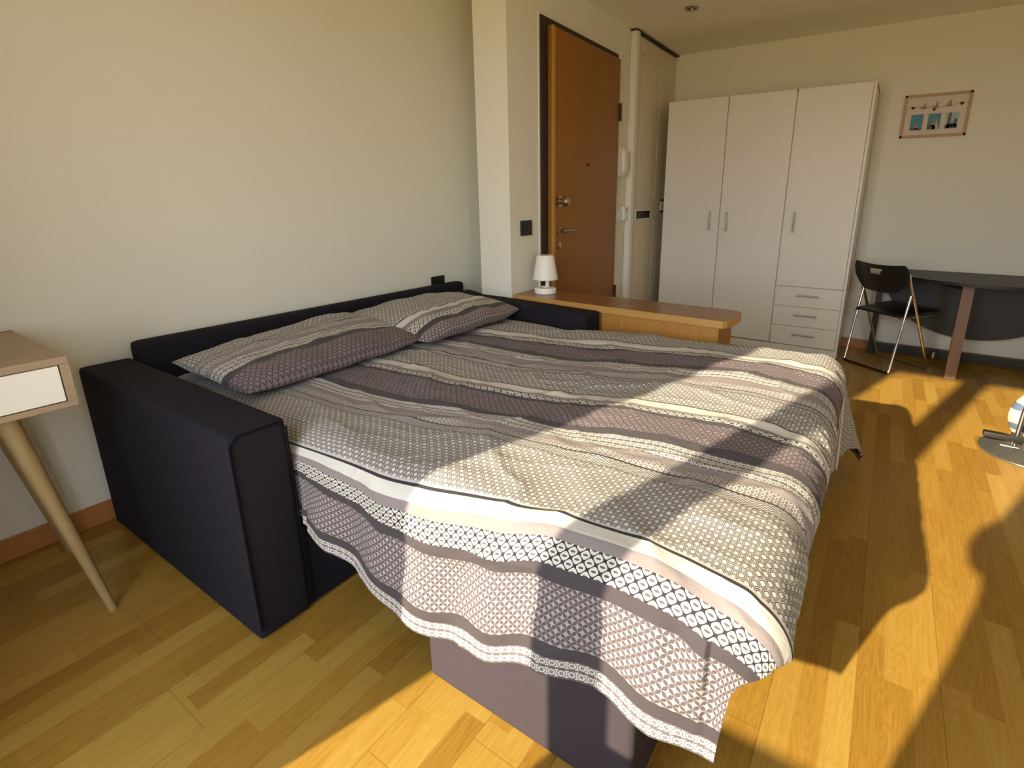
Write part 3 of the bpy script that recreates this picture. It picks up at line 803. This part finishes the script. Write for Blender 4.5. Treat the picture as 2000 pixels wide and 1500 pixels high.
# ------------------------------------------------------------------ drop-leaf table
tb = thing('drop_leaf_table', 'dark brown oval drop-leaf table against the far wall, one leaf hanging', 'table', (5.0, -0.58, 0))
def tbm(bm):
    for v in bm.verts: v.co.x -= 5.0; v.co.y += 0.58
    return bm
YC = -0.65; RY = 0.63
def half(cx, r, n=40, s=-1): return [(cx + s*r*math.sin(PI*i/n), YC + RY*math.cos(PI*i/n)) for i in range(n+1)]
bm = bmesh.new(); prism(bm, [(5.205, YC-RY), (5.205, YC+RY)] + [(5.125, YC+RY)] + [(5.125, YC-RY)], 0.713, 0.735, 0.002, 1); obj('tabletop', tbm(bm), M['blackw'], tb)
bm = bmesh.new(); prism(bm, half(5.123, 0.635), 0.713, 0.735, 0.002, 1); obj('raised_leaf', tbm(bm), M['blackw'], tb)
bm = bmesh.new(); prism(bm, [(YC + RY*math.cos(PI*i/40), 0.711 - 0.50*math.sin(PI*i/40)) for i in range(41)], 5.150, 5.170, 0.002, 1, 'x'); obj('hanging_leaf', tbm(bm), M['blackw'], tb)
for y in (0.0, -1.06):
    obj('end_leg', tbm(B((5.098, y-0.022, 0), (5.142, y+0.022, 0.713), 0.003)), M['blackw'], tb)
obj('floor_rail', tbm(B((5.105, -1.04, 0.035), (5.135, -0.02, 0.105), 0.003)), M['blackw'], tb)
obj('apron', tbm(B((5.105, -1.04, 0.64), (5.135, -0.02, 0.712), 0.003)), M['blackw'], tb)
gl = obj('gate_leg', tbm(B((4.655, -0.565, 0.0), (4.700, -0.495, 0.712), 0.003)), M['walnut'], tb)
bm = bmesh.new(); prism(bm, [(4.70, -0.54), (4.70, -0.52), (5.10, -0.30), (5.10, -0.32)], 0.66, 0.712); obj('gate_rail', tbm(bm), M['blackw'], tb)
bm = bmesh.new(); lathe(bm, [(0.016, 0), (0.016, 0.05)], 16, (5.08, -0.44, 0.04)); obj('metal_bolt', tbm(bm), M['chrome'], tb, True)

# ------------------------------------------------------------------ desk on the left
dk = thing('console_desk', 'oak console desk with a white drawer on round tapered legs, at left edge', 'desk', (0.0, 2.2, 0))
def db(bm):
    for v in bm.verts: v.co.y -= 2.2
    return bm
DX0, DX1, DY0, DY1, DZ0, DZ1, TH = -0.42, 0.433, 1.95, 2.50, 0.710, 0.862, 0.022
bm = bmesh.new()
box(bm, (DX0, DY0, DZ1-TH), (DX1, DY1, DZ1), 0.0015, 1)
box(bm, (DX0, DY0, DZ0), (DX1, DY1, DZ0+TH*0.8), 0.0015, 1)
for x in (DX0, DX1-TH): box(bm, (x, DY0+0.0005, DZ0+TH*0.8), (x+TH, DY1, DZ1-TH), 0.0008, 1)
box(bm, (DX0, DY1-0.012, DZ0), (DX1, DY1, DZ1))
obj('case', db(bm), M['oak'], dk)
obj('drawer_front', db(B((DX0+TH+0.003, DY0+0.003, DZ0+TH*0.8+0.003), (DX1-TH-0.003, DY0+0.020, DZ1-TH-0.003), 0.001, 1)), M['drawer_white'], dk)
obj('drawer_box', db(B((DX0+TH+0.006, DY0+0.02, DZ0+TH*0.8+0.004), (DX1-TH-0.006, DY1-0.02, DZ1-TH-0.012))), M['oak'], dk)
for tx, ty, fx, fy in ((0.285, 2.02, 0.389, 1.964), (0.30, 2.40, 0.415, 2.455), (-0.28, 2.02, -0.385, 1.964), (-0.28, 2.40, -0.385, 2.455)):
    n = 12; pts = [(tx + (fx-tx)*i/n, ty + (fy-ty)*i/n, 0.712*(1-i/n)) for i in range(n+1)]
    bm = bmesh.new(); tube(bm, pts, [0.026 - 0.0145*i/n for i in range(n+1)], 24); obj('leg', db(bm), M['oak_leg'], dk, True)

# ------------------------------------------------------------------ round-based stand at the right edge
st = thing('pedestal_stand', 'round dark metal base with a steel tube and black foot lever, right edge', 'stand', (3.43, -0.785, 0))
bm = bmesh.new(); lathe(bm, [(0.212, 0.0), (0.215, 0.004), (0.213, 0.010), (0.05, 0.016), (0.03, 0.022)], 64)
obj('base', bm, noisy('worn_grey_metal', (0.10, 0.098, 0.085), 0.42, 25, 0.25, 0.05, metal=0.3), st, True)
bm = bmesh.new(); tube(bm, [(0.06, 0.055, 0.012), (0.065, 0.048, 0.20), (0.065, 0.030, 0.34), (0.06, 0.005, 0.40), (0.05, -0.05, 0.46), (0.045, -0.14, 0.50)], 0.0105, 12)
obj('pole', bm, M['steel'], st, True)
bm = bmesh.new(); box(bm, (0.005, 0.01, 0.050), (0.045, 0.20, 0.078), 0.004, 2); box(bm, (0.03, 0.03, 0.03), (0.09, 0.075, 0.075), 0.004, 2)
obj('foot_lever', bm, M['blackw'], st, True)
bm = bmesh.new(); tube(bm, [(0.02, 0.12, 0.014), (0.0, -0.15, 0.014)], 0.006, 8); tube(bm, [(0.03, 0.07, 0.015), (0.03, 0.07, 0.06)], 0.005, 8)
obj('bracket', bm, M['steel'], st, True)
# blue and white cloth bag behind the stand
m, nt, b = new_mat('striped_bag_cloth', (0.7, 0.65, 0.55), 0.85)
x, y, z = objxyz(nt); f = (z / 0.115 + noise_tex(nt, comb(nt, x, y, z), 9, 2) * 0.25).fr()
c_ = mixc(nt, f.gt(0.38), (0.75, 0.70, 0.58), (0.10, 0.14, 0.24)); c_ = mixc(nt, f.gt(0.72), c_, (0.80, 0.55, 0.42))
nt.links.new(c_, b.inputs['Base Color'])
bg_ = thing('cloth_bag', 'blue, white and peach cloth bag slumped on the floor behind the pedestal stand', 'bag', (3.75, -0.835, 0))
bm = bmesh.new(); nn, mm = 36, 20; rings = []
for j in range(mm+1):
    h = j/mm; r = 0.115*(math.sin(PI*min(1, 0.18+h*0.80))**0.6)
    rings.append([bm.verts.new(((r*(1+0.10*math.sin(5*2*PI*i/nn+h*3)))*math.cos(2*PI*i/nn)*0.8, (r*(1+0.08*math.sin(3*2*PI*i/nn+1)))*math.sin(2*PI*i/nn), h*0.26)) for i in range(nn)])
for A, Bq in zip(rings, rings[1:]):
    for k in range(nn): bm.faces.new((A[k], A[(k+1) % nn], Bq[(k+1) % nn], Bq[k]))
bm.faces.new(rings[0][::-1]); bm.faces.new(rings[-1])
obj('pouch', bm, m, bg_, True)
bm = bmesh.new(); tube(bm, smooth_path([(0, -0.06, 0.24), (0, -0.05, 0.33), (0, 0.05, 0.33), (0, 0.06, 0.24)], 3), 0.006, 8); obj('strap', bm, M['string'], bg_, True)

# curtain added unseen behind the camera, edge shaped to cast a standing person's shadow
prof = [(0.0, 0.285), (0.74, 0.29), (0.90, 0.278), (1.09, 0.268), (1.195, 0.282), (1.205, 0.312), (1.235, 0.344), (1.29, 0.367), (1.345, 0.366), (1.435, 0.312), (1.58, 0.286), (1.8, 0.27), (2.45, 0.26)]
bm = bmesh.new(); n = 120; rows = []
for q in range(n+1):
    z = 0.02 + 2.43*q/n; e = interp(z, prof); row = []
    for i in range(61):
        t = i/60; yy = -0.35 + (e + 0.35)*t
        row.append(bm.verts.new((-0.42 + 0.025*math.sin(t*2*PI*9), yy, z)))
    rows.append(row)
for A, Bq in zip(rows, rows[1:]):
    for i in range(60): bm.faces.new((A[i], A[i+1], Bq[i+1], Bq[i]))
cu = obj('blocker', bm, noisy('blocker_linen', (0.62, 0.58, 0.50), 0.9, 200, 0.1, 0.2), None, True)
cu.modifiers.new('thickness', 'SOLIDIFY').thickness = 0.003
tag(cu, 'beige gathered curtain added behind the camera, edge shaped to cast the shadow of a standing person', 'blocker')
bm = bmesh.new(); rows = []  # second folded panel, added to keep skylight off the near left wall
for q in range(25):
    z = 0.02 + 2.43*q/24
    rows.append([bm.verts.new((-0.385 + 0.075*math.sin(i/48*2*PI*6), 1.33 + 0.42*i/48, z)) for i in range(49)])
for A, Bq in zip(rows, rows[1:]):
    for i in range(48): bm.faces.new((A[i], A[i+1], Bq[i+1], Bq[i]))
cu2 = obj('blocker', bm, cu.data.materials[0], None, True)
cu2.modifiers.new('thickness', 'SOLIDIFY').thickness = 0.003
tag(cu2, 'beige curtain in deep folds, added behind the camera to shade the left wall', 'blocker')
